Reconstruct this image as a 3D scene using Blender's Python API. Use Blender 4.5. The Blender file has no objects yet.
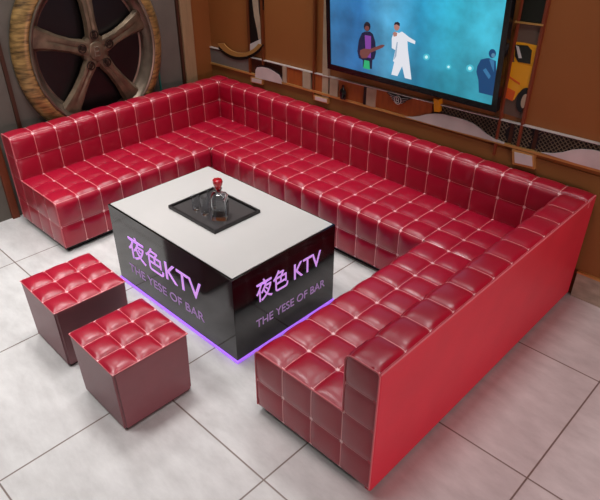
import bpy, bmesh, math, random
from mathutils import Vector, Matrix, Euler

# ------------------------------------------------------------------ camera, world, lights
scn = bpy.context.scene
COL = scn.collection
CAM = Vector((3.2885, -1.6107, 2.4271)); CROT = Euler((1.0044, -0.0008, 0.7683)); FPX = 600.4
cd = bpy.data.cameras.new('camera'); cd.sensor_width = 36; cd.lens = 36*FPX/600; cd.clip_start = .05
cam = bpy.data.objects.new('camera', cd); cam.location = CAM; cam.rotation_euler = CROT
COL.objects.link(cam); scn.camera = cam
scn.view_settings.view_transform = 'Standard'; scn.view_settings.look = 'None'
scn.view_settings.exposure = 0.0; scn.view_settings.gamma = 1.0
scn.view_settings.use_curve_mapping = False

world = bpy.data.worlds.new('world'); scn.world = world; world.use_nodes = True
bgn = world.node_tree.nodes['Background']
bgn.inputs[0].default_value = (1.0, .95, .93, 1); bgn.inputs[1].default_value = .11

def area(name, loc, target, sx, sy, power, color=(1, 1, 1)):
    l = bpy.data.lights.new(name, 'AREA'); l.shape = 'RECTANGLE'; l.size = sx; l.size_y = sy
    l.energy = power; l.color = color
    o = bpy.data.objects.new(name, l); o.location = loc
    d = Vector(target) - Vector(loc); o.rotation_euler = d.to_track_quat('-Z', 'Y').to_euler()
    COL.objects.link(o); return o
for lx, ly, lp in ((-.75, 1.3, 10), (.55, 1.4, 10), (1.9, 1.25, 6.5), (-.8, -.1, 11), (.5, 0, 10), (1.9, -.1, 4), (-.7, -1.4, 13), (.5, -1.5, 12)):
    area('ceiling_lamp', (lx, ly, 3.15), (lx, ly, 0), .55, .55, lp, (1, .985, .98)).data.spread = math.radians(95)
area('side_fill', (5.6, .0, .95), (2.3, .5, .38), 1.2, .7, 66, (1, .60, .62))  # added unseen fill: brightens the sofa's right outer panel, tints the floor pink

# ------------------------------------------------------------------ materials
def lin(c):
    return tuple(((v/255)/12.92 if v/255 <= .04045 else ((v/255+.055)/1.055)**2.4) for v in c) + (1,)
def new_mat(name):
    m = bpy.data.materials.new(name); m.use_nodes = True
    return m, m.node_tree, m.node_tree.nodes['Principled BSDF']
def mat(name, rgb, rough=.5, metal=0, coat=0, spec=.5, noise=0, nscale=8, bump=0, bscale=60, emit=0, trans=0, ior=1.45, stretch=(1, 1, 1)):
    m, t, b = new_mat(name)
    c = lin(rgb); b.inputs['Base Color'].default_value = c
    b.inputs['Roughness'].default_value = rough; b.inputs['Metallic'].default_value = metal
    b.inputs['Coat Weight'].default_value = coat; b.inputs['Coat Roughness'].default_value = .12
    b.inputs['Specular IOR Level'].default_value = spec; b.inputs['IOR'].default_value = ior
    b.inputs['Transmission Weight'].default_value = trans
    if emit:
        b.inputs['Emission Color'].default_value = c; b.inputs['Emission Strength'].default_value = emit
    if noise or bump:
        tc = t.nodes.new('ShaderNodeTexCoord'); mp = t.nodes.new('ShaderNodeMapping')
        mp.inputs['Scale'].default_value = stretch
        t.links.new(tc.outputs['Object'], mp.inputs[0])
    if noise:
        n = t.nodes.new('ShaderNodeTexNoise'); n.inputs['Scale'].default_value = nscale; n.inputs['Detail'].default_value = 6
        r = t.nodes.new('ShaderNodeMapRange'); r.inputs[1].default_value = .3; r.inputs[2].default_value = .7
        r.inputs[3].default_value = 1-noise; r.inputs[4].default_value = 1+noise
        x = t.nodes.new('ShaderNodeMix'); x.data_type = 'RGBA'; x.blend_type = 'MULTIPLY'; x.inputs[0].default_value = 1
        x.inputs[6].default_value = c
        t.links.new(mp.outputs[0], n.inputs['Vector']); t.links.new(n.outputs[0], r.inputs[0]); t.links.new(r.outputs[0], x.inputs[7])
        t.links.new(x.outputs[2], b.inputs['Base Color'])
    if bump:
        n = t.nodes.new('ShaderNodeTexNoise'); n.inputs['Scale'].default_value = bscale; n.inputs['Detail'].default_value = 4
        bp = t.nodes.new('ShaderNodeBump'); bp.inputs['Strength'].default_value = bump; bp.inputs['Distance'].default_value = .004
        t.links.new(mp.outputs[0], n.inputs['Vector']); t.links.new(n.outputs[0], bp.inputs['Height']); t.links.new(bp.outputs[0], b.inputs['Normal'])
    return m

def leather(name, rgb, rough=.33, stitch=None, coat=.42):
    """glossy leather; quilted meshes carry tile coordinates in their UVs, the thread runs along whole numbers"""
    m = mat(name, rgb, rough, coat=coat, bump=.12, bscale=260, noise=.06, nscale=5)
    t = m.node_tree; b = t.nodes['Principled BSDF']; b.inputs['Coat Roughness'].default_value = .25
    if stitch:
        src = b.inputs['Base Color'].links[0].from_socket
        uv = t.nodes.new('ShaderNodeUVMap'); uv.uv_map = 'tile'
        sp = t.nodes.new('ShaderNodeSeparateXYZ'); t.links.new(uv.outputs[0], sp.inputs[0])
        ds = []
        for i in (0, 1):
            p = t.nodes.new('ShaderNodeMath'); p.operation = 'PINGPONG'; p.inputs[1].default_value = .5
            t.links.new(sp.outputs[i], p.inputs[0]); ds.append(p)
        mn = t.nodes.new('ShaderNodeMath'); mn.operation = 'MINIMUM'
        sc_ = t.nodes.new('ShaderNodeMath'); sc_.operation = 'MULTIPLY'; sc_.inputs[1].default_value = 2.0; t.links.new(ds[1].outputs[0], sc_.inputs[0])
        t.links.new(ds[0].outputs[0], mn.inputs[0]); t.links.new(sc_.outputs[0], mn.inputs[1])
        r = t.nodes.new('ShaderNodeMapRange'); r.inputs[1].default_value = .008; r.inputs[2].default_value = .018
        r.inputs[3].default_value = 1; r.inputs[4].default_value = 0
        t.links.new(mn.outputs[0], r.inputs[0])
        x = t.nodes.new('ShaderNodeMix'); x.data_type = 'RGBA'; x.inputs[7].default_value = lin(stitch)
        t.links.new(r.outputs[0], x.inputs[0]); t.links.new(src, x.inputs[6])
        # pale glints painted into the colour where seams cross
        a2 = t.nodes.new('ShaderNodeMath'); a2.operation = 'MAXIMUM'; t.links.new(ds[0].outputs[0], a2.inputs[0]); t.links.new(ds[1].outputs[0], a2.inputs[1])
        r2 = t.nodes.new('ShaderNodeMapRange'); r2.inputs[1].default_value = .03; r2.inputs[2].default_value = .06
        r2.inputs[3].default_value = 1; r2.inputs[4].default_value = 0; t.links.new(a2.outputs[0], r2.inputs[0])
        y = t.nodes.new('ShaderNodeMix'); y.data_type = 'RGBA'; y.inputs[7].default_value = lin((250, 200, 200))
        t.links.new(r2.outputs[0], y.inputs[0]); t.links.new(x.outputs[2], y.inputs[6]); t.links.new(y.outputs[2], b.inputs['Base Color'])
    return m

M = {}
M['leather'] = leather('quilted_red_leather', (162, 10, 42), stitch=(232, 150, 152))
M['leather_plain'] = leather('plain_red_leather', (188, 34, 56), rough=.5, coat=.15)
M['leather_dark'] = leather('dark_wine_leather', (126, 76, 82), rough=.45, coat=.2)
M['piping'] = mat('pink_red_piping', (205, 105, 112), .4)
M['plinth'] = mat('black_plinth', (22, 17, 17), .6)
M['black_gloss'] = mat('black_gloss_panel', (9, 9, 10), .09, coat=.5)
M['marble'] = mat('white_marble_top', (192, 188, 185), .12, noise=.025, nscale=3, coat=.3)
M['violet'] = mat('violet_light_strip', (168, 108, 240), .5, emit=.85)
M['neon_text'] = mat('lilac_lettering', (200, 146, 226), .6, emit=.8, spec=.1)
M['dim_text'] = mat('dim_lilac_lettering', (146, 116, 160), .6, emit=.6, spec=.1)
M['tray'] = mat('charcoal_tray', (62, 58, 58), .4, coat=.2)
M['tray_rim'] = mat('black_tray_rim', (26, 23, 24), .35)
M['glass'] = mat('clear_glass', (235, 238, 240), .02, trans=1, ior=1.45)
M['stopper'] = mat('red_glass_stopper', (205, 30, 48), .08, trans=.55, coat=.5)
M['wall'] = mat('brown_wall_panel', (134, 80, 36), .55, noise=.05, nscale=2)
M['wall_low'] = mat('olive_brown_panel', (124, 84, 42), .5, noise=.06, nscale=3)
M['wall_left'] = mat('grey_brown_wall', (98, 92, 84), .7, noise=.1, nscale=6)
M['beige'] = mat('beige_post', (150, 124, 92), .5, noise=.08, nscale=9, stretch=(6, 6, .6))
M['darkbrown'] = mat('dark_brown_strip', (62, 32, 16), .5)
M['redbrown'] = mat('red_brown_post', (112, 50, 26), .45, noise=.1, nscale=8)
M['gold'] = mat('brushed_gold', (196, 150, 86), .3, metal=.5)
M['copper'] = mat('copper_edge', (128, 74, 42), .35, metal=.6)
M['silver'] = mat('brushed_silver', (206, 204, 200), .3, metal=.35, noise=.1, nscale=7)
M['slab'] = mat('grey_beige_slab', (160, 142, 120), .5, noise=.12, nscale=14)
M['greypanel'] = mat('grey_panel', (104, 98, 92), .5, noise=.1, nscale=10)
M['orange'] = mat('orange_brown_inset', (146, 74, 28), .5, noise=.14, nscale=12, stretch=(3, 1, 1))
M['black'] = mat('black_satin', (14, 12, 12), .35)
M['tv_black'] = mat('black_bezel', (12, 11, 13), .22)
M['bronze'] = mat('bronze_metal', (104, 88, 70), .42, metal=.45, noise=.35, nscale=14)
M['lug'] = mat('dark_lug_metal', (48, 38, 30), .4, metal=.5)
M['rim'] = mat('steel_rim', (116, 102, 88), .34, metal=.6, noise=.3, nscale=9)
M['yellow'] = mat('yellow_paint', (214, 150, 22), .35)
M['orangered'] = mat('orange_red_paint', (200, 84, 26), .4)
M['windscreen'] = mat('dark_car_glass', (30, 32, 26), .2)
M['asphalt'] = mat('grey_asphalt', (88, 72, 60), .6)
M['teal'] = mat('teal_strip', (20, 110, 100), .4)
M['bottle_black'] = mat('black_bottle_glass', (16, 14, 12), .12)
M['stone'] = mat('veined_stone_skirting', (150, 146, 128), .25, noise=.22, nscale=8, stretch=(1, 1, 3))

def tyre_mat():
    m, t, b = new_mat('gold_wooden_tyre')
    tc = t.nodes.new('ShaderNodeTexCoord'); n = t.nodes.new('ShaderNodeTexNoise'); n.inputs['Scale'].default_value = 9; n.inputs['Detail'].default_value = 8
    mp = t.nodes.new('ShaderNodeMapping'); mp.inputs['Scale'].default_value = (1, 1, 5)
    r = t.nodes.new('ShaderNodeValToRGB'); r.color_ramp.elements[0].position = .32; r.color_ramp.elements[0].color = lin((74, 54, 32))
    r.color_ramp.elements[1].position = .68; r.color_ramp.elements[1].color = lin((184, 146, 88))
    t.links.new(tc.outputs['Object'], mp.inputs[0]); t.links.new(mp.outputs[0], n.inputs['Vector']); t.links.new(n.outputs[0], r.inputs[0]); t.links.new(r.outputs[0], b.inputs['Base Color'])
    b.inputs['Roughness'].default_value = .4; b.inputs['Metallic'].default_value = .3
    return m
M['tyre'] = tyre_mat()

def mesh_grille_mat():
    m, t, b = new_mat('woven_metal_mesh')
    tc = t.nodes.new('ShaderNodeTexCoord'); mp = t.nodes.new('ShaderNodeMapping')
    mp.inputs['Rotation'].default_value = (0, math.radians(45), 0)
    v = t.nodes.new('ShaderNodeTexVoronoi'); v.inputs['Scale'].default_value = 34; v.inputs['Randomness'].default_value = .25
    r = t.nodes.new('ShaderNodeValToRGB'); r.color_ramp.elements[0].position = .22; r.color_ramp.elements[0].color = lin((18, 14, 10))
    r.color_ramp.elements[1].position = .55; r.color_ramp.elements[1].color = lin((112, 94, 70))
    t.links.new(tc.outputs['Object'], mp.inputs[0]); t.links.new(mp.outputs[0], v.inputs['Vector']); t.links.new(v.outputs[0], r.inputs[0]); t.links.new(r.outputs[0], b.inputs['Base Color'])
    b.inputs['Roughness'].default_value = .4; b.inputs['Metallic'].default_value = .4
    return m
M['mesh'] = mesh_grille_mat()

def floor_mat():
    m, t, b = new_mat('pale_stone_tiles')
    L = t.links.new; N = t.nodes.new
    g = N('ShaderNodeNewGeometry'); sp = N('ShaderNodeSeparateXYZ'); L(g.outputs['Position'], sp.inputs[0])
    ds = []
    for i, off, w in ((0, 1.03, .885), (1, -.432, .872)):
        a = N('ShaderNodeMath'); a.operation = 'SUBTRACT'; a.inputs[1].default_value = off; L(sp.outputs[i], a.inputs[0])
        p = N('ShaderNodeMath'); p.operation = 'PINGPONG'; p.inputs[1].default_value = w/2; L(a.outputs[0], p.inputs[0]); ds.append(p)
    mn = N('ShaderNodeMath'); mn.operation = 'MINIMUM'; L(ds[0].outputs[0], mn.inputs[0]); L(ds[1].outputs[0], mn.inputs[1])
    r = N('ShaderNodeMapRange'); r.inputs[1].default_value = .0028; r.inputs[2].default_value = .0055; L(mn.outputs[0], r.inputs[0])
    n1 = N('ShaderNodeTexNoise'); n1.inputs['Scale'].default_value = 4.5; n1.inputs['Detail'].default_value = 8; n1.inputs['Roughness'].default_value = .65
    mp = N('ShaderNodeMapping'); mp.inputs['Scale'].default_value = (1, 2.2, 1); mp.inputs['Rotation'].default_value = (0, 0, .35)
    L(g.outputs['Position'], mp.inputs[0]); L(mp.outputs[0], n1.inputs['Vector'])
    cr = N('ShaderNodeValToRGB'); cr.color_ramp.elements[0].position = .3; cr.color_ramp.elements[0].color = lin((192, 189, 187))
    cr.color_ramp.elements[1].position = .7; cr.color_ramp.elements[1].color = lin((218, 216, 214)); L(n1.outputs[0], cr.inputs[0])
    x = N('ShaderNodeMix'); x.data_type = 'RGBA'; x.inputs[6].default_value = lin((122, 106, 98)); L(r.outputs[0], x.inputs[0]); L(cr.outputs[0], x.inputs[7])
    L(x.outputs[2], b.inputs['Base Color']); b.inputs['Roughness'].default_value = .32
    bp = N('ShaderNodeBump'); bp.inputs['Strength'].default_value = .3; bp.inputs['Distance'].default_value = .002; L(r.outputs[0], bp.inputs['Height']); L(bp.outputs[0], b.inputs['Normal'])
    return m
M['floor'] = floor_mat()

def screen_mat():
    m, t, b = new_mat('stage_broadcast_picture')
    L = t.links.new; N = t.nodes.new
    tc = N('ShaderNodeTexCoord'); sp = N('ShaderNodeSeparateXYZ'); L(tc.outputs['Object'], sp.inputs[0])
    rx = N('ShaderNodeMapRange'); rx.inputs[1].default_value = .15; rx.inputs[2].default_value = 1.5; L(sp.outputs[0], rx.inputs[0])
    cr = N('ShaderNodeValToRGB'); e = cr.color_ramp.elements
    e[0].position = 0; e[0].color = lin((52, 112, 160)); e[1].position = 1; e[1].color = lin((60, 172, 196))
    for p, c in ((.25, (40, 110, 168)), (.42, (78, 158, 198)), (.62, (34, 134, 172)), (.8, (44, 160, 186))):
        q = e.new(p); q.color = lin(c)
    L(rx.outputs[0], cr.inputs[0])
    n = N('ShaderNodeTexNoise'); n.inputs['Scale'].default_value = 4; n.inputs['Detail'].default_value = 5; L(tc.outputs['Object'], n.inputs['Vector'])
    r = N('ShaderNodeMapRange'); r.inputs[1].default_value = .3; r.inputs[2].default_value = .7; r.inputs[3].default_value = .6; r.inputs[4].default_value = 1.35; L(n.outputs[0], r.inputs[0])
    rz = N('ShaderNodeMapRange'); rz.inputs[1].default_value = .05; rz.inputs[2].default_value = .6; rz.inputs[3].default_value = .75; rz.inputs[4].default_value = 1.25; L(sp.outputs[2], rz.inputs[0])
    mu = N('ShaderNodeMath'); mu.operation = 'MULTIPLY'; L(r.outputs[0], mu.inputs[0]); L(rz.outputs[0], mu.inputs[1])
    L(cr.outputs[0], b.inputs['Emission Color']); L(mu.outputs[0], b.inputs['Emission Strength'])
    b.inputs['Base Color'].default_value = (.01, .01, .01, 1); b.inputs['Roughness'].default_value = .3
    return m
M['screen'] = screen_mat()
def glowmat(name, rgb, s=1.0):
    m, t, b = new_mat(name); b.inputs['Base Color'].default_value = (.005, .005, .005, 1)
    b.inputs['Emission Color'].default_value = lin(rgb); b.inputs['Emission Strength'].default_value = s; return m

# ------------------------------------------------------------------ object helpers
def tag(o, label=None, cat=None, group=None, kind=None):
    if label: o['label'] = label
    if cat: o['category'] = cat
    if group: o['group'] = group
    if kind: o['kind'] = kind
    return o
def empty(name, loc, label, cat, group=None, rz=0):
    o = bpy.data.objects.new(name, None); o.location = loc; o.rotation_euler = (0, 0, rz); o.empty_display_size = .05
    COL.objects.link(o); return tag(o, label, cat, group)
def link(name, me, m, parent=None, loc=(0, 0, 0)):
    if m: me.materials.append(m)
    o = bpy.data.objects.new(name, me); COL.objects.link(o); o.location = loc
    if parent: o.parent = parent
    return o
def smooth(me, ang=40):
    me.polygons.foreach_set('use_smooth', [True]*len(me.polygons))
    try: me.set_sharp_from_angle(angle=math.radians(ang))
    except Exception: pass
class MB:
    def __init__(s): s.bm = bmesh.new()
    def box(s, x0, x1, y0, y1, z0, z1, bev=0, seg=2):
        r = bmesh.ops.create_cube(s.bm, size=1)['verts']
        for v in r: v.co = Vector(((x0+x1)/2+v.co.x*(x1-x0), (y0+y1)/2+v.co.y*(y1-y0), (z0+z1)/2+v.co.z*(z1-z0)))
        if bev:
            es = list({e for v in r for e in v.link_edges})
            bmesh.ops.bevel(s.bm, geom=es, offset=bev, segments=seg, profile=.5, affect='EDGES')
        return s
    def tube(s, pts, r, n=8, closed=False):
        pts = [Vector(p) for p in pts]; N = len(pts); rings = []
        up = Vector((0, 0, 1))
        prev = None
        for i, p in enumerate(pts):
            a = pts[(i-1) % N] if (closed or i) else p; b = pts[(i+1) % N] if (closed or i < N-1) else p
            t = (b-a).normalized()
            if prev is None:
                ref = up if abs(t.z) < .9 else Vector((1, 0, 0)); u = t.cross(ref).normalized()
            else: u = (prev - t*prev.dot(t)).normalized()
            prev = u; w = t.cross(u)
            rings.append([s.bm.verts.new(p+(u*math.cos(k*2*math.pi/n)+w*math.sin(k*2*math.pi/n))*r) for k in range(n)])
        for i in range(N if closed else N-1):
            A, B = rings[i], rings[(i+1) % N]
            for k in range(n): s.bm.faces.new((A[k], A[(k+1) % n], B[(k+1) % n], B[k]))
        if not closed: s.bm.faces.new(rings[0][::-1]); s.bm.faces.new(rings[-1])
        return s
    def prism(s, pts, f0, f1):
        """pts 2D, f0/f1 map (a,b)->3D for the two faces"""
        A = [s.bm.verts.new(f0(*p)) for p in pts]; B = [s.bm.verts.new(f1(*p)) for p in pts]; n = len(pts)
        s.bm.faces.new(A); s.bm.faces.new(B[::-1])
        for i in range(n): s.bm.faces.new((A[i], B[i], B[(i+1) % n], A[(i+1) % n]))
        return s
    def lathe(s, prof, n=32, f=lambda r, a, z: (r*math.cos(a), r*math.sin(a), z), closed=False):
        rings = [[s.bm.verts.new(f(r, 2*math.pi*k/n, z)) for k in range(n)] for r, z in prof]
        m = len(rings)
        for i in range(m if closed else m-1):
            A, B = rings[i], rings[(i+1) % m]
            for k in range(n): s.bm.faces.new((A[k], A[(k+1) % n], B[(k+1) % n], B[k]))
        if not closed: s.bm.faces.new(rings[0][::-1]); s.bm.faces.new(rings[-1])
        return s
    def build(s, name, m, parent=None, loc=(0, 0, 0), ang=40, origin=None):
        bmesh.ops.recalc_face_normals(s.bm, faces=s.bm.faces)
        if origin:
            for v in s.bm.verts: v.co -= Vector(origin)
            loc = Vector(loc)+Vector(origin)
        me = bpy.data.meshes.new(name); s.bm.to_mesh(me); s.bm.free(); smooth(me, ang)
        o = link(name, me, m, parent, loc); w = o.modifiers.new('normals', 'WEIGHTED_NORMAL'); w.keep_sharp = True; w.weight = 90
        return o

# ------------------------------------------------------------------ quilting
NS = 12
def puff(u, v, A):
    a = 1-abs(2*u-1)**2.6; b = 1-abs(2*v-1)**2.6
    return A*(max(a, 0)*max(b, 0))**.7
def dip(u, v, D):
    du = min(u, 1-u); dv = min(v, 1-v)
    return -D*math.exp(-(du*du+dv*dv)/(2*.085**2))
def samples(seams):
    out = []
    for i in range(len(seams)-1):
        for k in range(NS):
            t = k/NS; t = .5-.5*math.cos(math.pi*t)*(1-.0) if False else t
            out.append((i, t, seams[i]+(seams[i+1]-seams[i])*t))
    out.append((len(seams)-2, 1.0, seams[-1])); return out
def quilt(B, uvl, us, vs, pos, A=.017, D=.006):
    """us, vs: seam positions; pos(u, v) -> (point, normal)"""
    U = samples(us); V = samples(vs); G = []
    for (i, tu, u) in U:
        row = []
        for (j, tv, v) in V:
            p, n = pos(u, v)
            edge = (u == us[0] or u == us[-1] or v == vs[0] or v == vs[-1])
            h = puff(tu, tv, A) + (0 if edge else dip(tu, tv, D))
            row.append((B.verts.new(Vector(p)+Vector(n)*h), (i+tu, j+tv)))
        G.append(row)
    for a in range(len(G)-1):
        for b in range(len(G[0])-1):
            q = (G[a][b], G[a+1][b], G[a+1][b+1], G[a][b+1])
            f = B.faces.new([x[0] for x in q])
            for lp, x in zip(f.loops, q): lp[uvl].uv = x[1]
def path(points, radii):
    """polyline with rounded corners -> function s -> (pt2, normal2), and arc length of each corner"""
    segs = []; cur = Vector(points[0]); L = 0; corner = [0]
    for i in range(1, len(points)-1):
        a, p, b = Vector(points[i-1]), Vector(points[i]), Vector(points[i+1]); r = radii[i]
        d1 = (p-a).normalized(); d2 = (b-p).normalized(); ang = d1.angle(d2); tl = r*math.tan(ang/2)
        s0 = p-d1*tl; segs.append(('l', L, (s0-cur).length, cur, d1)); L += (s0-cur).length
        sg = 1 if d1.x*d2.y-d1.y*d2.x > 0 else -1
        nrm = Vector((-d1.y, d1.x))*sg; c = s0+nrm*r
        segs.append(('a', L, r*ang, c, (-nrm, sg, r))); corner.append(L+r*ang/2); L += r*ang; cur = p+d2*tl
    d = (Vector(points[-1])-cur); segs.append(('l', L, d.length, cur, d.normalized())); L += d.length; corner.append(L)
    def f(s):
        for k, s0, l, p, q in segs:
            if s <= s0+l+1e-9:
                t = s-s0
                if k == 'l': return p+q*t, Vector((-q.y, q.x))
                v, sg, r = q; a = sg*t/r; w = Vector((v.x*math.cos(a)-v.y*math.sin(a), v.x*math.sin(a)+v.y*math.cos(a)))
                return p+w*r, w*(-sg)
        return cur+d, Vector((-d.normalized().y, d.normalized().x))
    return f, corner, L
def lerp_seams(a, b, n): return [a+(b-a)*i/n for i in range(n+1)]
def qmesh(): 
    bm = bmesh.new(); uv = bm.loops.layers.uv.new('tile'); return bm, uv
def qbuild(bm, name, m, parent, origin):
    bmesh.ops.remove_doubles(bm, verts=bm.verts, dist=.0004)
    bmesh.ops.recalc_face_normals(bm, faces=bm.faces)
    for v in bm.verts: v.co -= Vector(origin)
    me = bpy.data.meshes.new(name); bm.to_mesh(me); bm.free(); smooth(me, 60)
    return link(name, me, m, parent)

ZS, ZB, Z0 = .42, .758, .045
RS, RB = .034, .036
# a section is described in local (o, l): o = distance from the outer face towards the table, l = along its length
def seat_strip(bm, uv, to3, us, o_in, o_out, nrow=3, down=True):
    pts = [(o_in, ZS), (o_out, ZS), (o_out, Z0)]
    f, c, L = path(pts, [0, RS, 0])
    vs = lerp_seams(0, c[1], nrow) + [c[1]+(L-c[1])*.52, L]
    def pos(u, v):
        p, n = f(v); n = -n if n.y < 0 or (abs(n.y) < 1e-6 and n.x < 0) else n
        P = to3(p.x, u, p.y); Nn = Vector(to3(p.x+n.x, u, p.y+n.y))-Vector(P)
        return P, Nn
    quilt(bm, uv, us, vs, pos)
def back_strip(bm, uv, to3, us, tk):
    pts = [(tk, ZS-.05), (tk, ZB), (0, ZB), (0, ZB-.03)]
    f, c, L = path(pts, [0, RB, .014, 0])
    vs = [.0, .05+(c[1]-.05)*.0+.0] 
    vs = [0, .05+(c[1]-.05)*.5, c[1], c[2]]
    def pos(u, v):
        p, n = f(v); n = Vector((n.x, n.y))
        # outward side: away from the body (inside is towards (tk/2, .4))
        if n.dot(p-Vector((tk/2, ZB-.2))) < 0: n = -n
        P = to3(p.x, u, p.y); return P, Vector(to3(p.x+n.x, u, p.y+n.y))-Vector(P)
    quilt(bm, uv, us, vs, pos, A=.013)
def cap(bm, uv, to3, l, sgn, us, vs, r, A=.009):
    """flat quilted end; us along o, vs along z; the corner at (us[-1], vs[-1]) is rounded"""
    x1, z1 = us[-1], vs[-1]
    def pos(u, v):
        a = (u-(x1-r))/r; b = (v-(z1-r))/r
        if a > 0 and b > 0:
            k = max(a, b)/math.hypot(a, b); u = x1-r+a*k*r; v = z1-r+b*k*r
        P = to3(u, l, v); return P, Vector(to3(u, l+sgn, v))-Vector(P)
    quilt(bm, uv, us, vs, pos, A=A, D=.004)
def arcpts(x1, z1, r, n=6):
    return [(x1-r+r*math.cos(t), z1-r+r*math.sin(t)) for t in [math.pi/2*k/n for k in range(n+1)]]

XL, XR, YB, YLF, YRF = -1.26, 2.32, 1.985, -.108, -.155
TL, TR, TB = .15, .175, .135      # backrest thicknesses: left, right, rear
SL, SR, SD = -.575, 1.575, .69    # seams between sections (x), depth of the rear seat
YI = YB-SD                        # front edge of the rear seat

# ------------------------------------------------------------------ the room
YW, XW = 2.02, -1.40
def struct(o): o['kind'] = 'structure'; return o
struct(MB().box(-2.6, 7.5, -5.5, 2.3, -.1, 0).build('floor', M['floor']))
struct(MB().box(XW-.12, 7.5, YW, YW+.14, 0, 3.2).build('wall_back', M['wall']))
struct(MB().box(XW-.12, XW, -5.5, YW, 0, 3.2).build('wall_left', M['wall_left']))
# lower dado of the rear wall
struct(MB().box(XW, 7.5, YW-.012, YW, .2, .86).build('trim_1', M['wall_low']))
b = MB().box(XR+.02, 7.5, YW-.028, YW, 0, .185, .003); struct(b.build('baseboard_back', M['stone']))
struct(MB().box(XR+.02, 7.5, YW-.034, YW, .185, .2, .003).build('trim_2', M['gold']))

R_ = CROT.to_matrix()
def ray(px, py): return R_ @ Vector(((px-300)/FPX, -(py-250)/FPX, -1))
def W(px, py, y=1.99):
    """a point of the rear wall's relief, as wall coordinates (x, z)"""
    r = ray(px, py); q = CAM + r*((y-CAM.y)/r.y); return (q.x, q.z)
def relief(name, pts, m, parent=None, y0=1.985, y1=YW, label=None, cat=None, group=None, px=True):
    q = [W(*p, y0) for p in pts] if px else pts
    B = MB().prism(q, lambda a, c: (a, y0, c), lambda a, c: (a, y1, c))
    cx = sum(a for a, c in q)/len(q); cz = min(c for a, c in q)
    o = B.build(name, m, parent, origin=None if parent else (cx, y1, cz), ang=30)
    if label: tag(o, label, cat, group)
    return o
def zup(x): return 1.018+.0178*x
def zlo(x): return .868+.0155*x
def rail(name, x0, x1, fz, h, m, y0=1.965, y1=YW):
    B = MB().prism([(x0, fz(x0)-h/2), (x1, fz(x1)-h/2), (x1, fz(x1)+h/2), (x0, fz(x0)+h/2)], lambda a, c: (a, y0, c), lambda a, c: (a, y1, c))
    return struct(B.build(name, m, None, ang=30))
# dark board carrying the relief band between the two rails
struct(MB().prism([(XW, zlo(XW)), (4.5, zlo(4.5)), (4.5, zup(4.5)), (XW, zup(XW))], lambda a, c: (a, YW-.008, c), lambda a, c: (a, YW, c)).build('trim_3', M['darkbrown']))
rail('trim_4', XW, 4.5, zlo, .017, M['gold'], 1.990)
rail('trim_5', XW, 4.5, zup, .006, M['silver'], 1.992)
# left wall strips
def lstrip(n, y0, y1, m, z0=0, z1=3.2, d=.02): return struct(MB().box(XW, XW+d, y0, y1, z0, z1, .003).build(n, m))
lstrip('trim_6', 1.655, 1.68, M['darkbrown'], d=.03)
lstrip('trim_7', 1.68, 1.80, M['beige'], d=.045)
lstrip('trim_8', 1.80, YW, M['wall'], d=.012)
lstrip('trim_9', -.16, -.10, M['redbrown'], d=.03)
lstrip('trim_10', .07, .10, M['darkbrown'], .2, 3.2, d=.02)
lstrip('trim_11', 1.40, 1.415, M['teal'], .6, 1.02, d=.012)

# ------------------------------------------------------------------ sofa sections
def side_to3(X, s): return lambda o, l, z: (X+s*o, l, z)        # left: s=1, right: s=-1
def rear_to3(o, l, z): return (l, YB-o, z)
G = 'sections of the U-shaped sofa'
def plinth(parent, org, boxes):
    B = MB()
    for b in boxes: B.box(*b)
    for v in B.bm.verts: v.co -= Vector(org)
    return B.build('plinth', M['plinth'], parent)
def pipe(parent, org, lines, r=.0045):
    B = MB()
    for l in lines: B.tube(l, r, 6)
    for v in B.bm.verts: v.co -= Vector(org)
    return B.build('piping', M['piping'], parent)
def plain(parent, org, boxes, bev=.01, name='outer_panel'):
    B = MB()
    for b in boxes: B.box(*b, bev, 3)
    for v in B.bm.verts: v.co -= Vector(org)
    return B.build(name, M['leather_plain'], parent)

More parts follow.
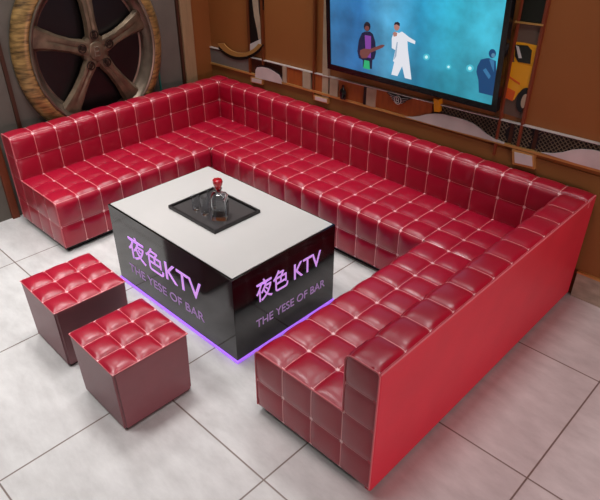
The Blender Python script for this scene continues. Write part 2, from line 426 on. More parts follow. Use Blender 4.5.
def arm_section(side):
    if side == 'left': X, s, tk, sx, yf, lab = XL, 1, TL, SL, YLF, 'left arm section of the red quilted leather sofa, its corner below the big wheel'
    else: X, s, tk, sx, yf, lab = XR, -1, TR, SR, YRF, 'right arm section of the red quilted leather sofa, with a smooth outer side'
    org = (X+s*.35, 1.0, 0)
    root = empty('sofa_section', org, lab, 'sofa', G)
    t3 = side_to3(X, s); depth = abs(sx-X)
    ys_front = lerp_seams(yf, YI, 8); us = ys_front + lerp_seams(YI, YB-TB, 3)[1:]
    # seat
    bm, uv = qmesh(); seat_strip(bm, uv, t3, ys_front, tk, depth)
    def flat(u, v): return t3(v, u, ZS), (0, 0, 1)
    quilt(bm, uv, us[8:], lerp_seams(tk, depth, 3), flat)
    xa, xb = sorted((X+s*(tk+.02), sx-s*.004))      # solid core under the corner tiles
    nf = len(bm.faces); r = bmesh.ops.create_cube(bm, size=1)['verts']
    for v in r: v.co = Vector(((xa+xb)/2+v.co.x*(xb-xa), (YI-.04+YB-TB)/2+v.co.y*(YB-TB-YI+.04), (Z0+ZS-.012)/2+v.co.z*(ZS-.012-Z0)))
    for f in {f for v in r for f in v.link_faces}:
        for lp in f.loops: lp[uv].uv = (.5, .5)
    cap(bm, uv, t3, yf, -1, lerp_seams(tk, depth, 3), [Z0, .222, ZS], RS)
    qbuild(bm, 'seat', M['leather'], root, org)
    # backrest
    bm, uv = qmesh()
    if side == 'left':
        back_strip(bm, uv, t3, us+[YB], tk)
        back_strip(bm, uv, rear_to3, lerp_seams(XL+TL-.0, sx, 3), TB)
    else:
        back_strip(bm, uv, t3, us, tk)
        back_strip(bm, uv, rear_to3, lerp_seams(sx, XR-TR, 3)+[XR], TB)
        # closing face of the rear piece, towards the right
        vs = [(XR, YB, ZB-.03), (XR, YB-TB, ZB-.03), (XR, YB-TB, ZB-.012), (XR, YB-TB+.02, ZB-.002), (XR, YB-.01, ZB-.002)]
        bm.faces.new([bm.verts.new(v) for v in vs])
    cap(bm, uv, t3, yf, -1, [0, tk], [Z0, .222, ZS, .595, ZB], RB)
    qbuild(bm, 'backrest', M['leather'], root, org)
    # smooth outer side and rear
    if side == 'left':
        plain(root, org, [(X, X+.03, yf, YB, Z0, ZB-.01), (X, sx, YB-.03, YB, Z0, ZB-.01)])
    else:
        plain(root, org, [(X-.03, X+.006, yf, YB, Z0-.02, ZB-.004), (sx, X, YB-.03, YB, Z0, ZB-.01)])
    # inner body so that no seam shows through
    # piping: outline of the end, top outer edge
    y = yf-.001
    P = lambda o, z, yy=y: t3(o, yy, z)
    arcb = [P(a, b) for a, b in arcpts(tk, ZB, RB)][::-1]
    arcs = [P(a, b) for a, b in arcpts(depth, ZS, RS)][::-1]
    lines = [[P(0, Z0), P(0, ZB-.012), P(.004, ZB-.004), P(.012, ZB)]+arcb+[P(tk, ZS)], [P(tk, ZS)]+arcs+[P(depth, Z0)]]
    if side == 'right':
        lines.append([t3(-.004, y, ZB-.006), t3(-.004, YB-.06, ZB-.006)])
        lines.append([t3(-.004, YB-TB+.02, ZB-.05), t3(-.003, YB-TB+.03, ZB-.015), t3(-.003, YB-TB+.06, ZB), t3(-.003, YB-.02, ZB)])
    pipe(root, org, lines)
    a0, a1 = sorted((X+s*.03, sx-s*.03))
    plinth(root, org, [(a0, a1, yf+.03, YB-.03, 0, Z0+.005)])
    return root
arm_section('left'); arm_section('right')
# centre section
org = ((SL+SR)/2, YB-.35, 0)
root = empty('sofa_section', org, 'long middle section of the red quilted leather sofa, below the television', 'sofa', G)
us = lerp_seams(SL+.001, SR-.001, 12)
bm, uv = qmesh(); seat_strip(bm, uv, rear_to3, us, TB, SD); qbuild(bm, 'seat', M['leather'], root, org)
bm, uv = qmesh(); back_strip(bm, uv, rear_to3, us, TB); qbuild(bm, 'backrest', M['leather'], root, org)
plain(root, org, [(SL+.002, SR-.002, YB-.03, YB, Z0, ZB-.01)])
plinth(root, org, [(SL+.002, SR-.002, YI+.03, YB-.03, 0, Z0+.005)])

# ------------------------------------------------------------------ stools
def stool(loc, rz, label):
    root = empty('cube_stool', loc, label, 'stool', 'red cube stools', rz)
    w, h = .432, .405
    bm, uv = qmesh(); s = lerp_seams(-w/2, w/2, 3)
    def pos(u, v):
        return (u, v, h-.001), (0, 0, 1)
    quilt(bm, uv, s, s, pos, A=.02, D=.004)
    # short rolled side below the top
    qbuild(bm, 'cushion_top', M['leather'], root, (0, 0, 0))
    B = MB(); t = .965
    ring = lambda k, z: [(-w/2*k, -w/2*k, z), (w/2*k, -w/2*k, z), (w/2*k, w/2*k, z), (-w/2*k, w/2*k, z)]
    lo = [B.bm.verts.new(p) for p in ring(t, .02)]; hi = [B.bm.verts.new(p) for p in ring(1, h-.009)]
    B.bm.faces.new(lo[::-1]); B.bm.faces.new(hi)
    for i in range(4): B.bm.faces.new((lo[i], lo[(i+1) % 4], hi[(i+1) % 4], hi[i]))
    bmesh.ops.bevel(B.bm, geom=[e for e in B.bm.edges if abs((e.verts[0].co-e.verts[1].co).z) > .2], offset=.012, segments=3, affect='EDGES')
    B.build('body', M['leather_dark'], root)
    B = MB(); c = ring(1, h-.003); B.tube(c, .0035, 6, True)
    B.build('piping', M['piping'], root)
    MB().box(-w/2*.9, w/2*.9, -w/2*.9, w/2*.9, 0, .021).build('plinth', M['plinth'], root)
    return root
def copy_tree(o, parent=None):
    c = o.copy(); COL.objects.link(c); c.parent = parent
    for ch in list(o.children): copy_tree(ch, c)
    return c
s1 = stool((.365, -.482, 0), -.0226, 'red quilted cube stool further back, nearer the left arm of the sofa')
s2 = copy_tree(s1); s2.location = (1.0, -.515, 0); s2.rotation_euler = (0, 0, -.014)
s2['label'] = 'red quilted cube stool in front, nearest the viewer and the table front'

# ------------------------------------------------------------------ table
TX, TY, TH = 1.233, .83, .592
tb = empty('coffee_table', (TX/2, TY/2, 0), 'black gloss box coffee table with white top, lilac lettering and violet base light', 'table')
def tl(B):
    for v in B.bm.verts: v.co -= Vector((TX/2, TY/2, 0))
    return B
tl(MB().box(0, TX, 0, TY, .022, TH-.004, .002)).build('body', M['black_gloss'], tb)
tl(MB().box(.012, TX-.012, .012, TY-.012, TH-.012, TH, .002)).build('table_top', M['marble'], tb)
B = MB()
for b_ in ((-.006, TX+.006, -.006, .01), (-.006, TX+.006, TY-.01, TY+.006), (-.006, .01, .01, TY-.01), (TX-.01, TX+.006, .01, TY-.01)): B.box(b_[0], b_[1], b_[2], b_[3], .004, .022)
tl(B).build('light_strip', M['violet'], tb)
tl(MB().box(.03, TX-.03, .03, TY-.03, 0, .022)).build('base', M['plinth'], tb)
def text(name, body, m, f, a0, a1, z0, z1, parent, off=0.0, space=1.0):
    cu = bpy.data.curves.new(name, 'FONT'); cu.body = body; cu.size = 1; cu.extrude = .0; cu.offset = off; cu.space_character = space
    o = bpy.data.objects.new(name, cu); COL.objects.link(o)
    dg = bpy.context.evaluated_depsgraph_get(); me = bpy.data.meshes.new_from_object(o.evaluated_get(dg))
    bpy.data.objects.remove(o)
    me.materials.clear()
    xs = [v.co.x for v in me.vertices]; ys = [v.co.y for v in me.vertices]
    lo, hi, bot, top_ = min(xs), max(xs), min(ys), max(ys)
    # one mesh per character: split the glyph outlines where their x ranges part
    src = bmesh.new(); src.from_mesh(me); src.faces.ensure_lookup_table()
    isl = []; seen = set()
    for f0 in src.faces:
        if f0.index in seen: continue
        st = [f0]; seen.add(f0.index); fs_ = []
        while st:
            q = st.pop(); fs_.append(q)
            for e in q.edges:
                for g_ in e.link_faces:
                    if g_.index not in seen: seen.add(g_.index); st.append(g_)
        vx = [v.co.x for q in fs_ for v in q.verts]; isl.append([min(vx), max(vx), [q for q in fs_]])
    isl.sort(key=lambda t: t[0]); grp = []
    for a_, b_, q in isl:
        w_ = b_-a_
        if grp and min(b_, grp[-1][1])-a_ > .5*min(w_, grp[-1][1]-grp[-1][0]): grp[-1][1] = max(b_, grp[-1][1]); grp[-1][2] += q
        else: grp.append([a_, b_, list(q)])
    for a_, b_, q in grp:
        bm = bmesh.new(); vm = {}
        for fc in q:
            bm.faces.new([vm.setdefault(v.index, None) or vm.__setitem__(v.index, bm.verts.new(v.co)) or vm[v.index] for v in fc.verts])
        r = bmesh.ops.extrude_face_region(bm, geom=bm.faces[:])
        top = {v for v in r['geom'] if isinstance(v, bmesh.types.BMVert)}
        for v in bm.verts:
            a = a0+(v.co.x-lo)/(hi-lo)*(a1-a0); z = z0+(v.co.y-bot)/(top_-bot)*(z1-z0)
            v.co = Vector(f(a, z, .003 if v in top else .0))-Vector(parent.location)
        bmesh.ops.recalc_face_normals(bm, faces=bm.faces)
        mm = bpy.data.meshes.new(name); bm.to_mesh(mm); bm.free(); link(name, mm, m, parent)
    src.free()
ff = lambda a, z, d: (a, -d, z); fs = lambda a, z, d: (TX+d, a, z)
text('lettering', '夜色KTV', M['neon_text'], ff, .185, .945, .275, .45, tb, off=.002)
text('lettering', 'THE YESE OF BAR', M['dim_text'], ff, .15, .945, .142, .205, tb)
text('lettering', '夜色 KTV', M['neon_text'], fs, .165, .70, .345, .49, tb, off=.002)
text('lettering', 'THE YESE OF BAR', M['dim_text'], fs, .155, .742, .172, .228, tb)

# tray
tr = empty('serving_tray', (.568, .422, TH), 'flat charcoal serving tray with black rim on the white table top', 'tray')
MB().box(-.222, .222, -.172, .172, .002, .008).build('tray_bed', M['tray'], tr)
B = MB()
for q in ((-.234, .234, -.184, -.170), (-.234, .234, .170, .184), (-.234, -.220, -.170, .170), (.220, .234, -.170, .170)): B.box(q[0], q[1], q[2], q[3], 0, .022, .002)
B.build('rim', M['tray_rim'], tr)
# decanter
DZ = TH+.0085
dec = empty('decanter', (.675, .385, DZ), 'square glass decanter with a red stopper standing on the tray', 'decanter', rz=.72); dec.scale = (1.34, 1.34, 1.4)
def sq(w, z, bev=.012):
    pts = []
    for cx, cy, a0 in ((1, 1, 0), (-1, 1, 90), (-1, -1, 180), (1, -1, 270)):
        for k in range(4):
            a = math.radians(a0+30*k); pts.append((cx*(w-bev)+bev*math.cos(a), cy*(w-bev)+bev*math.sin(a), z))
    return pts
def loft(rings, name, m, parent, loc=(0, 0, 0)):
    B = MB(); R = [[B.bm.verts.new(p) for p in r] for r in rings]; n = len(R[0])
    for i in range(len(R)-1):
        for k in range(n): B.bm.faces.new((R[i][k], R[i][(k+1) % n], R[i+1][(k+1) % n], R[i+1][k]))
    B.bm.faces.new(R[0][::-1]); B.bm.faces.new(R[-1]); return B.build(name, m, parent, loc, ang=50)
out = [(.036, 0, .01), (.038, .008, .01), (.0375, .05, .01), (.036, .054, .008), (.0375, .058, .01), (.038, .098, .01), (.032, .112, .012), (.016, .120, .012), (.013, .124, .012), (.013, .136, .012), (.018, .141, .012)]
inn = [(.013, .141, .012), (.009, .134, .009), (.009, .122, .009), (.026, .110, .01), (.032, .098, .01), (.031, .02, .01), (.029, .016, .01)]
loft([sq(w, z, min(b, w-.001)) for w, z, b in out+inn], 'bottle', M['glass'], dec)
B = MB().lathe([(.008, .128), (.010, .141), (.014, .143), (.0155, .150), (.021, .160), (.0235, .176), (.021, .184), (.012, .187)], 8)
B.build('stopper', M['stopper'], dec)
# tumblers
def tumbler(loc, label, h=.095, r=.027):
    B = MB().lathe([(r*.72, 0), (r*.8, .004), (r*.9, h*.5), (r, h), (r-.0022, h), (r*.82, h*.5), (r*.66, .012), (.002, .010)], 28)
    o = B.build('tumbler', M['glass'], None, loc); return tag(o, label, 'glass', 'tumblers on the tray')
tumbler((.485, .345, DZ), 'clear glass tumbler on the tray, furthest left from the decanter')
tumbler((.575, .345, DZ), 'clear glass tumbler on the tray directly left of the decanter', .125, .030)
tumbler((.535, .435, DZ), 'clear glass tumbler on the tray behind the other two glasses', .115, .027)

# ------------------------------------------------------------------ television
TV0 = Vector((0, 1.935, 1.108)); TILT = math.radians(-4.0)
tvm = Matrix.Translation(TV0) @ Matrix.Rotation(-TILT, 4, 'X')
tv = empty('television', TV0, 'large black flat television showing a concert, mounted on the brown wall', 'television'); tv.rotation_euler = (-TILT, 0, 0)
nT = tvm.to_3x3() @ Vector((0, -1, 0)); tvi = tvm.inverted()
def T(px, py):
    r = ray(px, py); q = CAM+r*((TV0-CAM).dot(nT)/r.dot(nT)); l = tvi @ q; return (l.x, l.z)
TX0, TX1, THH = .165, 1.61, .86
MB().box(TX0, TX1, .003, .045, 0, THH, .004).build('housing', M['tv_black'], tv)
B = MB(); fr = .042
for q in ((TX0, TX1, 0, fr), (TX0, TX1, THH-fr, THH), (TX0, TX0+fr*.9, fr, THH-fr), (TX1-fr*.9, TX1, fr, THH-fr)): B.box(q[0], q[1], -.006, .004, q[2], q[3], .002)
B.build('bezel', M['tv_black'], tv)
MB().box(TX0+.036, TX1-.036, -.001, .003, fr-.003, THH-fr+.003).build('screen', M['screen'], tv)
MB().box(.6, 1.15, .045, .085, .3, .6).build('wall_mount', M['black'], tv)
scr = [o for o in tv.children if o.name.startswith('screen')][0]
def fig(name, pts, m, d=.0015):
    q = [T(*p) for p in pts]
    return MB().prism(q, lambda a, c: (a, -.001-d, c), lambda a, c: (a, -.001, c)).build(name, m, scr, ang=20)
def disc(cx, cy, rx, ry, n=14): return [(cx+rx*math.cos(2*math.pi*k/n), cy+ry*math.sin(2*math.pi*k/n)) for k in range(n)]
g = {k: glowmat('picture_'+k, c) for k, c in dict(navy=(22, 26, 58), purple=(122, 62, 150), skin=(170, 120, 110), green=(40, 170, 110), wood=(110, 62, 60), white=(222, 224, 232), grey=(150, 170, 190), blue=(16, 64, 108), paleblue=(120, 190, 220), hair=(28, 24, 34), glow=(190, 240, 245), halo=(70, 185, 205), skin2=(84, 128, 158), shirt=(52, 112, 156)).items()}
# guitarist
fig('guitarist_picture', [(362, 33), (365, 31.5), (370, 31.5), (373, 34), (375.5, 42), (376, 53), (374.5, 59), (372.5, 60), (372, 69), (363, 67), (363, 60), (359, 58), (357.5, 51), (359, 40)], g['navy'], .001)
fig('guitarist_picture', disc(367.3, 26.5, 3.3, 4.8), g['hair'], .0014)
fig('guitarist_picture', disc(367.2, 28.3, 2.2, 2.6), g['wood'], .0018)
fig('guitarist_picture', [(365, 35), (371.3, 36), (371, 58), (366, 57)], g['purple'], .0018)
fig('guitarist_picture', [(364.5, 60), (369.5, 61), (370, 69.5), (363.5, 68)], g['green'], .0018)
fig('guitarist_picture', [(360.5, 50), (364, 48.5), (370, 49), (382, 44.5), (385, 45), (383, 47.5), (371, 52.5), (367, 58), (362, 58), (360, 54)], g['wood'], .0022)
# singer in white
fig('singer_picture', [(396, 32), (399, 33), (402, 31.5), (406, 34.5), (409, 37), (415.5, 41), (415, 44), (411, 42.5), (407.5, 41), (408, 50), (409, 58), (411.5, 79.5), (405, 78), (402.3, 66), (397.5, 76), (391.5, 74.5), (394.5, 62), (393.2, 61), (395.5, 50), (392, 48), (392, 38), (393.5, 34)], g['white'], .0014)
fig('singer_picture', disc(397, 26.6, 2.8, 4.0), g['skin'], .0018)
fig('singer_picture', [(394.3, 25), (395, 22.4), (398, 21.7), (400, 23.5), (399.8, 26), (397, 24.2)], g['hair'], .0022)
fig('singer_picture', [(393, 33), (395, 31.5), (397.5, 33), (397, 36), (394, 36.5)], g['skin'], .0022)
fig('singer_picture', [(397, 42), (398, 42), (396.5, 56), (394, 60), (395, 54)], g['grey'], .0022)
# listener on the right
fig('onlooker_picture', [(477.5, 66), (481, 59.5), (486, 58.2), (489, 58), (496, 61), (497.5, 97), (479, 92.5), (478.5, 80), (476.5, 72)], g['blue'], .001)
fig('onlooker_picture', disc(492.5, 53.5, 3.6, 4.6), g['blue'], .0014)
fig('onlooker_picture', disc(493.4, 55.2, 1.9, 2.3), g['skin2'], .0018)
fig('onlooker_picture', [(489.5, 59.5), (492, 59), (494.5, 61), (494, 72), (491.5, 66)], g['shirt'], .0014)
fig('onlooker_picture', [(483, 70), (486, 68), (491, 76), (489, 79)], g['shirt'], .0014)
for i, (x, y, r) in enumerate(((426.5, 57, 1.5), (448.7, 66.8, 1.2), (470, 68.2, 1.7))):
    fig('stage_light_picture', disc(x, y, r*2.2, r*2.2), g['halo'], .0008); fig('stage_light_picture', disc(x, y, r, r*1.1), g['glow'], .0014)

# ------------------------------------------------------------------ relief of the rear wall
GB = 'relief pieces in the band below the television'
def post(px0, px1, pytop_, z0, z1, m, label, y0=1.992):
    x0 = W(px0, pytop_, y0)[0]; x1 = W(px1, pytop_, y0)[0]
    o = MB().box(x0, x1, y0, YW, z0, z1, .002).build('wall_post', m, None, origin=((x0+x1)/2, YW, z0)); return tag(o, label, 'post')
post(248.2, 250.0, 60, .84, 3.2, M['copper'], 'thin copper upright left of the narrow black and silver picture')
post(261.5, 263.2, 60, .84, 3.2, M['copper'], 'thin copper upright right of the narrow black and silver picture')
post(312.5, 314.5, 60, .80, 3.2, M['copper'], 'thin copper upright left of the beige post beside the television')
post(322.5, 328.8, 60, .80, 3.2, M['slab'], 'flat beige upright touching the left edge of the television', 1.998)
post(508.5, 511, 66, .80, 3.2, M['redbrown'], 'red-brown upright between the television and the yellow car picture')
post(532.5, 535.5, 66, .80, 3.2, M['redbrown'], 'red-brown upright right of the yellow car picture')

relief('grey_panel', [(208, 48), (249, 59), (249, 74), (208, 63)], M['greypanel'], y0=2.0, label='plain grey panel at the left end of the relief band', cat='panel', group=None)
# gold arc and black picture
def arc(cx, cy, rx, ry, a0, a1, n=18): return [(cx+rx*math.cos(math.radians(a0+(a1-a0)*k/n)), cy+ry*math.sin(math.radians(a0+(a1-a0)*k/n))) for k in range(n+1)]
pic = empty('wheel_picture', (W(255, 50)[0], YW, .98), 'narrow wall picture of a black tyre with pale rim and gold arc below', 'picture')
def pr(name, pts, m, root, y0, y1):
    q = [W(*p, y0) for p in pts]; o_ = root.location
    return MB().prism(q, lambda a, c: (a-o_.x, y0-o_.y, c-o_.z), lambda a, c: (a-o_.x, y1-o_.y, c-o_.z)).build(name, m, root, ang=30)
pr('tyre_picture', [(249, -10), (262.5, -8), (263, 44), (258, 53), (249.5, 54)], M['black'], pic, 2.004, YW)
pr('tread_picture', [(251, -10), (257, -10), (259, 14), (262.5, 30), (262.5, 40), (259, 42), (257, 30), (254, 16)], M['slab'], pic, 1.999, 2.004)
pr('rim_picture', [(250, 44), (262.5, 38), (262.5, 44), (259, 50), (254, 54), (250, 55)], M['silver'], pic, 1.998, 2.004)
o_arc = arc(240, 26, 27.5, 31, 152, 30)
i_arc = arc(241, 24.5, 23.5, 28.5, 30, 145)
pr('gold_arc', [p for p in o_arc if p[1] > 43]+[p for p in i_arc if p[1] > 43], M['gold'], pic, 1.988, 1.9995)
pr('arc_black_band', [(p[0], p[1]) for p in arc(240, 27, 28.5, 33, 140, 35)]+arc(240, 26, 27.5, 31, 35, 140), M['black'], pic, 1.992, 1.9995)  # plain black band below the gold arc
# fenders
def fender(pts, label, black=None):
    r0 = W(*pts[0]); root = empty('fender_relief', (r0[0], YW, r0[1]), label, 'wall relief', GB)
    pr('fender', pts, M['silver'], root, 1.988, 1.997)
    if black: pr('outline', black, M['black'], root, 1.991, 1.997)
    return root
fender([(255, 77.5), (255.5, 70), (257, 67.2), (262, 67), (268, 68.4), (274, 71.5), (279, 75), (281.5, 79.5), (281.5, 84), (268, 80.6)], 'silver half-dome with a black outline at the left of the band',
       [(255, 70), (256.5, 65.8), (262, 65), (269, 66.5), (276, 70), (281.8, 74.8), (281.8, 79.5), (274, 72.5), (262, 67)])
fender([(404, 116.6), (412, 117), (419, 116.2), (426, 114.5), (434, 113.5), (442, 114.2), (452, 116.5), (463, 119.5), (472, 123), (479, 128), (486, 134), (494, 139), (504, 142.5), (504, 144.2), (480, 137.6), (440, 127)], 'long silver wave relief with one hump under the mesh, below the television')
fender([(541, 152.5), (552, 153.5), (562, 152.5), (572, 150), (582, 149.3), (592, 150), (602, 152), (612, 156), (622, 161), (634, 168), (646, 177), (650, 184), (620, 175.5), (575, 163.2)], 'silver wave relief at the right end of the band')
# pieces of the band, left to right
def rp(name, px0, px1, m, label, cat, y0=1.985, pad=.006):
    pm = (px0+px1)/2; x0 = W(px0, 60+.25*(px0-208), y0)[0]; x1 = W(px1, 60+.25*(px1-208), y0)[0]
    return relief(name, [(x0, zlo(x0)+pad), (x1, zlo(x1)+pad), (x1, zup(x1)-pad), (x0, zup(x0)-pad)], m, y0=y0, label=label, cat=cat, px=False)
rp('stone_slab', 282.5, 286, M['slab'], 'thin grey-beige upright slab right of the silver half-dome', 'slab', 1.99)
rp('inset_panel', 287, 302, M['orange'], 'dark orange inset panel between two grey-beige slabs, left of the television', 'panel', 2.0)
rp('stone_slab', 302.5, 310, M['slab'], 'grey-beige slab left of the thin copper upright beside the television', 'slab', 1.99)
rp('inset_panel', 315, 322.5, M['orange'], 'small orange inset panel between the copper and beige uprights', 'panel', 2.0)
rp('stone_slab', 329.5, 337.5, M['slab'], 'grey-beige slab left of the black bottle shape', 'slab', 1.99)
rp('inset_panel', 338, 363.5, M['orange'], 'orange inset panel behind the black bottle shape', 'panel', 2.0)
rp('dark_divider', 363.2, 365.5, M['black'], 'black divider right of the bottle niche', 'divider', 1.99)
rp('stone_slab', 366, 375, M['slab'], 'broad grey-beige slab left of the winged badge', 'slab', 1.99)
rp('inset_panel', 375.5, 431, M['orange'], 'wide orange inset panel carrying the winged badge', 'panel', 2.0)
# bottle shape
bx, bz = W(342.5, 98, 1.975); bz = zlo(bx)+.009
B = MB().lathe([(.022, 0), (.027, .004), (.033, .03), (.033, .058), (.027, .075), (.012, .086), (.009, .094), (.011, .1), (.011, .112)], 24, f=lambda r, a, z: (r*math.cos(a), .55*r*math.sin(a), z))
tag(B.build('black_bottle', M['bottle_black'], None, (bx, 1.978, bz)), 'small black rounded bottle standing in the orange niche under the television', 'bottle')
# winged badge with its letter
bd = empty('winged_badge', (W(398.5, 99.5, 1.985)[0], 1.988, W(398.5, 99.5, 1.985)[1]), 'black and silver winged badge with a round letter centre on orange panel', 'badge')
wing = [(.0, -.018), (.026, -.028), (.05, -.014), (.06, .004), (.088, .016), (.11, .032), (.06, .030), (.03, .026), (0, .018)]
for s in (-1, 1):
    MB().prism([(s*a, c) for a, c in wing], lambda a, c: (a, -.006, c), lambda a, c: (a, .013, c)).build('wing', M['black'], bd, ang=30)
    B = MB()
    for k in range(4):
        z = .020-.012*k; B.tube([(s*.028, -.009, z-.004), (s*(.088-.016*k), -.009, z+.006-.003*k)], .0016, 5)
    B.build('wing_feather', M['silver'], bd)
MB().lathe([(.028, -.014), (.030, -.010), (.030, .013)], 28, f=lambda r, a, z: (r*math.cos(a), z, r*math.sin(a)-.002)).build('badge_disc', M['black'], bd)
MB().tube([(.029*math.cos(t*math.pi/14), -.013, .029*math.sin(t*math.pi/14)-.002) for t in range(28)], .003, 6, True).build('badge_ring', M['silver'], bd)
def letterB(parent, cx, cz, h, y, m, f=None, r=.0026):
    w = h*.32; pts = [(-w, -h/2), (-w, h/2), (w*.4, h/2), (w*.85, h*.38), (w*.85, h*.14), (w*.4, 0), (-w, 0), (w*.5, 0), (w, -h*.14), (w, -h*.38), (w*.5, -h/2), (-w, -h/2)]
    f = f or (lambda a, c: (cx+a, y, cz+c))
    B = MB()
    for i in range(len(pts)-1): B.tube([f(*pts[i]), f(*pts[i+1])], r, 5)
    return B.build('letter', m, parent)
letterB(bd, 0, -.002, .036, -.016, M['silver'])
# yellow lamp block and mesh
relief('yellow_block', [(433.5, 98.5), (438.5, 100), (439, 112), (434, 111.5)], M['yellow'], y0=1.972, label='small bright yellow block at the left end of the metal mesh', cat='block')
def grille(px0, px1, label):
    y0 = 2.0; x0 = W(px0, 60+.25*(px0-208), y0)[0]; x1 = W(px1, 60+.25*(px1-208), y0)[0]
    root = empty('mesh_grille', ((x0+x1)/2, YW, zlo(x0)), label, 'grille', 'metal mesh grilles'); o_ = root.location
    q = [(x0, zlo(x0)), (x1, zlo(x1)), (x1, zup(x1)), (x0, zup(x0))]
    MB().prism(q, lambda a, c: (a-o_.x, y0+.008-o_.y, c-o_.z), lambda a, c: (a-o_.x, 0, c-o_.z)).build('backing', M['black'], root)
    B = MB(); st = .03
    for s in (1, -1):
        k = x0-.3
        while k < x1+.3:
            za, zb = zlo(x0)+.002, zup(x0)-.002; a, b2 = (k, k+(zb-za)*s)
            t0, t1 = 0, 1
            pts = []
            for t in (i/6 for i in range(7)):
                xx = a+(b2-a)*t; zz = zlo(xx)+.004+(zup(xx)-zlo(xx)-.008)*t
                if x0 <= xx <= x1: pts.append((xx-o_.x, (y0+.001*s)-o_.y, zz-o_.z))
            if len(pts) > 1: B.tube([pts[0], pts[-1]], .0028, 4)
            k += st
    B.build('woven_bars', M['bronze'], root)
    return root
grille(440, 508, 'dark woven metal mesh panel under the television')
grille(512, 532, 'short dark woven metal mesh panel below the yellow car picture')
grille(536, 640, 'dark woven metal mesh panel on the right part of the wall')
# low picture blocks under the lower rail
def lowblock(pts, label): 
    root = empty('framed_plaque', (W(*pts[0])[0], YW, W(*pts[2])[1]), label, 'plaque', 'small plaques below the lower rail')
    pr('frame', pts, M['gold'], root, 1.985, YW)
    cx = sum(p[0] for p in pts)/4; cy = sum(p[1] for p in pts)/4
    pr('plaque_face', [(cx+(p[0]-cx)*.8, cy+(p[1]-cy)*.72) for p in pts], M['silver'], root, 1.981, 1.986)
lowblock([(250.5, 76.5), (262.5, 80), (262.5, 85), (250.5, 82)], 'small silver plaque below the black tyre picture')
lowblock([(313.5, 95), (328, 99), (328, 104), (313.5, 100)], 'small silver plaque below the beige post')
lowblock([(512, 149), (534, 155), (534.5, 169.5), (512.5, 164)], 'silver plaque with gold frame below the yellow car picture, above the sofa')
# yellow car picture
CX0, CX1 = W(510.5, 62, 2.0)[0], W(533.5, 66, 2.0)[0]
def pc(name, pts, m, root, y0, y1):
    o_ = root.location; q = [(CX0+(px-510.5)/23*(CX1-CX0), W(px, py, y0)[1]) for px, py in pts]
    return MB().prism(q, lambda a, c: (a-o_.x, y0-o_.y, c-o_.z), lambda a, c: (a-o_.x, y1-o_.y, c-o_.z)).build(name, m, root, ang=30)
cp = empty('car_picture', (W(521, 70)[0], YW, 1.2), 'narrow tall wall picture of a yellow car front, right of the television', 'picture')
pc('picture_backing', [(510.5, -12), (533.5, -8), (533.5, 122), (510.5, 115)], M['asphalt'], cp, 2.006, YW)
pc('dark_top_picture', [(510.5, -12), (533.5, -8), (533.5, 22), (510.5, 19)], M['windscreen'], cp, 2.0, 2.006)
pc('picture_bar', [(508, 20), (535.5, 23.3), (535.5, 25), (508, 21.8)], M['gold'], cp, 1.988, 2.006)
pc('car_body_picture', [(511, 62), (518, 63), (527, 66), (533.5, 68), (533.5, 93), (528, 90), (524, 95), (521, 102), (511, 99)], M['yellow'], cp, 2.0, 2.006)
pc('car_roof_picture', [(511, 41), (520, 42), (533.5, 45), (533.5, 68), (524, 66), (514, 62)], M['yellow'], cp, 2.002, 2.006)
pc('windscreen_picture', [(512, 44), (524, 45), (529, 50), (530, 64), (518, 62), (514, 56)], M['windscreen'], cp, 1.998, 2.002)
pc('reflection_picture', [(513, 45), (516, 46), (521, 58), (518, 58)], M['silver'], cp, 1.996, 1.998)
pc('bonnet_crease_picture', [(511, 76), (524, 84), (524, 86), (511, 78)], M['orangered'], cp, 1.998, 2.0)
pc('bumper_picture', [(511, 88), (521, 93), (520, 103), (511, 99)], M['orangered'], cp, 1.998, 2.0)
pc('tyre_picture', arc(531, 102, 7, 13, 90, 285), M['black'], cp, 1.996, 2.0)
pc('wheel_rim_picture', arc(532, 103, 3.2, 7.5, 0, 350, 16), M['slab'], cp, 1.994, 1.996)

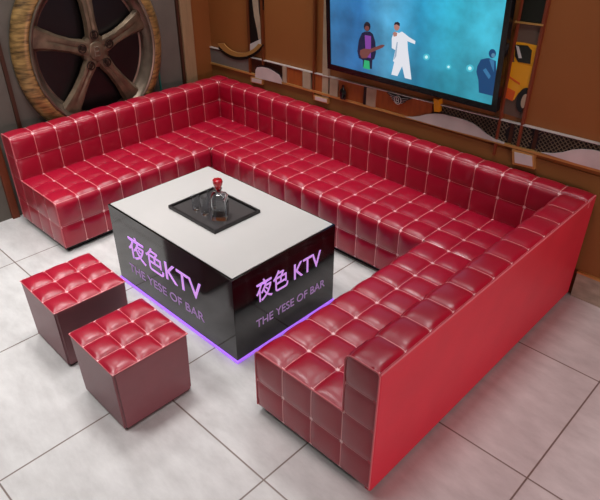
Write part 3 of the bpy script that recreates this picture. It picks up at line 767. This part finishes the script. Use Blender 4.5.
# ------------------------------------------------------------------ big wheel on the left wall
HC = (.79, 1.19)
wh = empty('decorative_car_wheel', (XW, HC[0], HC[1]), 'huge golden five-spoke car wheel decoration mounted on the left wall', 'wheel decoration')
WY, WZ = .94, 1.05
fx = lambda r, a, x: (x, WY*r*math.cos(a), WZ*r*math.sin(a))
prof = [(.675, .004), (.69, .03), (.685, .06), (.655, .09), (.62, .112), (.592, .118), (.578, .112), (.575, .06), (.575, .004)]
MB().lathe(prof, 96, f=fx, closed=True).build('tyre', M['tyre'], wh)
prof = [(.576, .06), (.576, .118), (.565, .124), (.552, .118), (.545, .095), (.525, .07), (.505, .05), (.495, .02), (.48, .016), (.48, .006), (.576, .006)]
MB().lathe(prof, 96, f=fx, closed=True).build('rim', M['rim'], wh)
MB().lathe([(.49, .003), (.49, .012)], 64, f=fx).build('backing_disc', M['black'], wh)
for k in range(5):
    a = math.radians(90+72*k); c, s = math.cos(a), math.sin(a)
    B = MB()
    secs = [(.05, .060, .102, .05), (.13, .062, .106, .045), (.22, .052, .100, .04), (.34, .060, .092, .03), (.46, .080, .080, .02), (.54, .105, .072, .02)]
    R = []
    for r, w, x, d in secs:
        ring = [(-w, x-.03), (-w*.72, x), (-w*.3, x+.004), (0, x-.004), (w*.3, x+.004), (w*.72, x), (w, x-.03), (w*.8, x-.06), (-w*.8, x-.06)]
        R.append([B.bm.verts.new((xx, WY*(r*c-t*s), WZ*(r*s+t*c))) for t, xx in ring])
    n = len(R[0])
    for i in range(len(R)-1):
        for j in range(n): B.bm.faces.new((R[i][j], R[i][(j+1) % n], R[i+1][(j+1) % n], R[i+1][j]))
    B.bm.faces.new(R[0]); B.bm.faces.new(R[-1][::-1])
    B.build('spoke', M['bronze'], wh, ang=35)
for k in range(5):
    a = math.radians(90+72*k); c, s = math.cos(a)*.125, math.sin(a)*.125
    f2 = lambda r, t, x: (x, c+r*math.cos(t), s+r*math.sin(t))
    MB().lathe([(.036, .09), (.036, .113), (.031, .114), (.029, .108), (.016, .108), (.015, .116), (.004, .117)], 20, f=f2).build('lug_bolt', M['lug'], wh)
MB().lathe([(.125, .05), (.12, .090), (.10, .102), (.072, .104), (.067, .113), (.058, .116), (.004, .118)], 40, f=fx).build('hub_cap', M['bronze'], wh)
letterB(wh, 0, 0, .07, 0, M['rim'], f=lambda a, c: (.120, a, c), r=.004)
